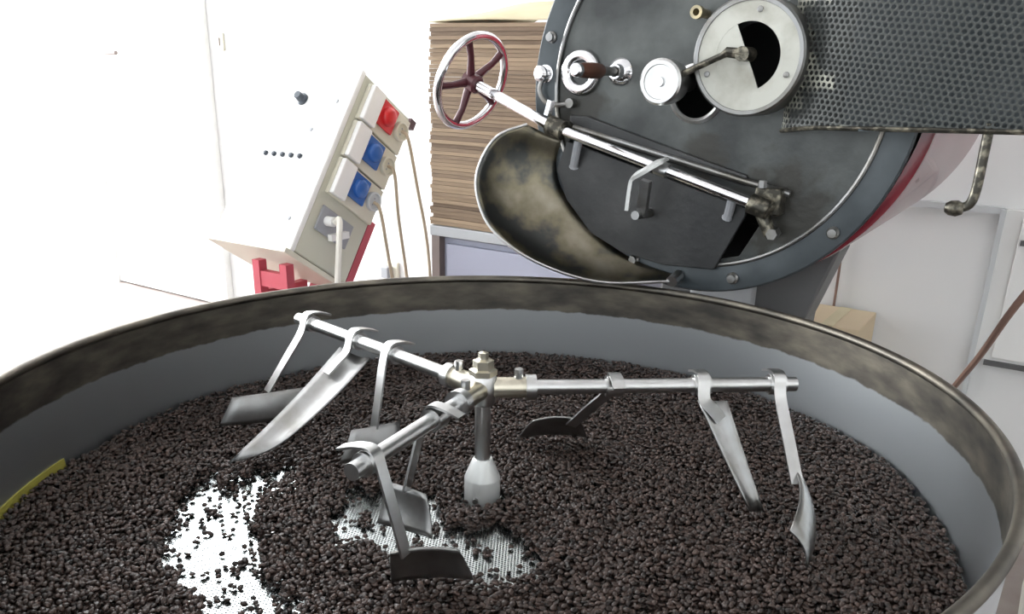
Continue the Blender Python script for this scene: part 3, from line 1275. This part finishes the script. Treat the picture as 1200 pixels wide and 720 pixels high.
def pbox(x0, x1, p0, p1, q0, q1, bm=None):
    return box(bm or nb(), x0, x1, p0, p1, q0, q1, pq)


PW = -.40
obj('housing', pbox(PW, 0, 0, .71, .02, .31), 'cream_paint', pn, smooth=False, bevel=.006)
fr = obj('front_cover', pbox(PW - .005, .004, -.005, .715, -.004, .02), 'white_plastic', pn, smooth=False, bevel=.006)
# selector switch, pilot lamps, screws on the front
bm = nb()
lathe(bm, [(0, .0), (.024, .0), (.024, .010), (.017, .014), (.015, .034), (0, .035)], 18, lambda x, y, h: pq(-.235 + x, .13 + y, -.004 - h))
obj('selector_switch', bm, 'dark_plastic', fr)
for k in range(5):
    bm = nb()
    lathe(bm, [(.010, 0), (.010, .006), (.006, .010), (0, .010)], 12, lambda x, y, h: pq(-.31 + k * .045 + x, .36 + y, -.004 - h))
    obj('pilot_lamp', bm, 'dark_plastic', fr)
for (xx, pp) in ((-.06, .13), (-.06, .60), (-.13, .25)):
    bm = nb()
    lathe(bm, [(.008, 0), (.008, .004), (0, .006)], 10, lambda x, y, h: pq(xx + x, pp + y, -.004 - h))
    obj('cover_screw', bm, 'grey_plastic', fr)
for k, cm in enumerate(('red_plastic', 'blue_plastic', 'blue_plastic')):
    p0 = .020 + .150 * k
    bm = nb()
    pbox(0, .018, p0, p0 + .143, .045, .305, bm)
    un = obj('socket_unit', bm, 'cream_plastic', pn, smooth=False, bevel=.004)
    obj('breaker_flap', pbox(.018, .040, p0 + .002, p0 + .140, .047, .118), 'white_plastic', un, smooth=False, bevel=.005)
    # domed coloured socket lid
    bm = nb()
    pbox(.018, .030, p0 + .010, p0 + .108, .125, .218, bm)
    lathe(bm, [(.036, .030), (.034, .042), (.024, .050), (0, .052)], 20, lambda x, y, h: pq(h, p0 + .058 + x, .172 + y))
    obj('socket_lid', bm, cm, un, bevel=.003)
    bm = nb()
    lathe(bm, [(.036, .018), (.036, .034), (.030, .036), (.028, .026), (0, .026)], 24, lambda x, y, h: pq(h, p0 + .062 + x, .264 + y))
    obj('round_socket', bm, 'grey_trim' if k == 2 else 'cream_plastic', un)
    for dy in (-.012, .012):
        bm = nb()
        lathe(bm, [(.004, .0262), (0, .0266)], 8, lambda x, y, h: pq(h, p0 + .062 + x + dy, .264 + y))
        obj('pin_hole_shade', bm, 'grey_plastic', un)  # flat grey discs painted in for the dark of the pin holes
obj('plug_plate', pbox(0, .010, .505, .600, .06, .235), 'grey_plastic', pn, smooth=False, bevel=.004)
bm = nb()
tube(bm, [pq(.010, .55, .10), pq(.045, .55, .10)], .018, 14)
tube(bm, [pq(.010, .575, .17), pq(.030, .575, .17)], 1, flat=(.045, .012))
obj('plug', bm, 'white_plastic', pn)
# red stand

bm = nb()
pbox(-.035, .0, .44, .95, .31, .345, bm)
obj('stand_post', bm, 'red_frame', pn, smooth=False)
bm = nb()
pbox(-.175, -.14, .44, .95, .31, .345, bm)
obj('stand_post', bm, 'red_frame', pn, smooth=False)
obj('corner_block', pbox(-.035, .006, -.006, .028, .312, .345), 'maroon', pn, smooth=False)
obj('bottom_tray', pbox(PW - .01, .012, .7155, .735, -.03, .30), 'cream_plastic', pn, smooth=False, bevel=.003)
yb = a1[0] * .95 + a2[0] * .33
for x0 in (-.175, -.035):
    bm = nb()
    box(bm, x0, x0 + .035, -.425, -.39, 0, .712)
    obj('stand_leg', bm, 'red_frame', pn, smooth=False)
    bm = nb()
    box(bm, x0, x0 + .035, -.389, yb + .06, .56, .60)
    obj('stand_rail', bm, 'red_frame', pn, smooth=False)
    bm = nb()
    box(bm, x0, x0 + .035, yb + .02, yb + .06, 0, .559)
    obj('stand_leg', bm, 'red_frame', pn, smooth=False)
bm = nb()
box(bm, -.139, -.036, -.422, -.392, .62, .675)
obj('stand_crossbar', bm, 'red_frame', pn, smooth=False)


def cable(name, pts, r, m, label, group=None, parent_frame=None, n=7):
    bm = nb()
    P = [parent_frame @ Vector(p) for p in pts] if parent_frame else [Vector(p) for p in pts]
    tube(bm, smooth_path(P, n), r, 8)
    o = obj(name, bm, m)
    return tag(o, label, 'cable', group)


PF = Matrix.Translation((AW.x, AW.y, 0)) @ Matrix.Rotation(YAW, 4, 'Z')
p_ = Vector(pq(.05, .55, .10))
cable('power_cable', [p_, p_ + Vector((.03, -.01, .012)), p_ + Vector((.055, -.04, -.05)), p_ + Vector((.05, -.06, -.30)), p_ + Vector((.04, -.05, -.75)), (p_.x + .05, p_.y, .02)],
      .011, 'cable_white', 'thick white cable looping out of the grey plug on the panel', parent_frame=PF)
for k, (sp_q, dx, lab) in enumerate(((.060, .10, 'thin tan cable hanging from the red socket unit'), (.210, .06, 'tan cable hanging from the middle blue socket unit'),
                                      (.365, .09, 'tan cable hanging from the lowest blue socket unit'))):
    q_ = Vector(pq(.030, sp_q + .02, .264))
    cable('power_cable', [q_, q_ + Vector((.03, .0, -.03)), q_ + Vector((dx * .6, .01, -.20)), q_ + Vector((dx, .03, -.50)), (q_.x + dx * 1.1, q_.y + .05, .015)],
          .0065, 'cable_tan', lab, parent_frame=PF)
ws = obj('wall_socket', box(nb(), -.05, .05, -.018, 0, -.05, .05), 'cream_plastic', bevel=.004)
ws.location = room(-2.114, WD - .001, .40)
ws.rotation_euler = (0, 0, YAW)
tag(ws, 'cream wall socket low on the wall behind the hanging cables', 'socket')
obj('plug', box(nb(), -.03, .02, -.06, -.018, -.03, .03), 'grey_plastic', ws, smooth=False, bevel=.006)

# ------------------------------------------------------------------ right-hand wall things
wc = thing('wall_cabinet', 'shallow white wall cabinet with a dark bottom edge beside the roaster', 'cabinet', room(.535, WD - .001, .475), YAW)
obj('body', box(nb(), 0, .80, -.035, 0, 0, .50), 'white_paint', wc, smooth=False)
obj('frame_strip', box(nb(), -.012, .004, -.045, -.001, -.14, .50), 'grey_trim', wc, smooth=False)
dd_ = obj('door', box(nb(), .055, .79, -.052, -.036, .012, .485), 'white_paint', wc, smooth=False, bevel=.003)
obj('handle', box(nb(), .062, .10, -.066, -.052, .395, .412), 'leg_iron', dd_, smooth=False)
obj('bottom_edge', box(nb(), .035, .80, -.050, -.001, -.016, .0), 'leg_iron', wc, smooth=False)

o = obj('cardboard_box', box(nb(), 0, .21, -.30, -.012, 0, .575), 'box_tan', bevel=.004, smooth=False)
o.location = room(-.005, WD - .01, 0)
o.rotation_euler = (0, 0, YAW)
tag(o, 'plain tan cardboard box standing against the wall behind the roaster', 'box')
bm = nb()
box(bm, .085, .125, -.302, -.014, .575, .5765)
box(bm, .085, .125, -.3015, -.300, .45, .5765)
obj('tape', bm, 'card_top', o, smooth=False)
o = obj('crate', box(nb(), 0, .42, 0, .3, 0, .20), 'beige_box', bevel=.006, smooth=False)

o.location = (1.36, .60, 0)
o.rotation_euler = (0, 0, YAW)
tag(o, 'low beige crate on the floor beyond the tray rim', 'crate')
obj('lid', box(nb(), -.008, .428, -.008, .308, .20, .215), 'leg_iron', o, smooth=False)
w0 = room(.05, WD - .02, 1.3)
cable('hanging_cable', [room(.035, WD - .009, 1.35), room(.045, WD - .009, .95), room(.052, WD - .009, .62), room(.05, WD - .009, .05)], .005, 'cable_brown',
      'thin brown cable hanging straight down the wall behind the roaster')
cable('floor_hose', [(1.297, .29, 1.30), (1.18, .42, 1.12), (1.10, .48, .944), (1.20, .76, .72), (1.31, 1.057, .508), (1.42, 1.33, .30), (1.5, 1.45, .02)], .008, 'cable_brown',
      'brown hose sloping down past the white wall cabinet')
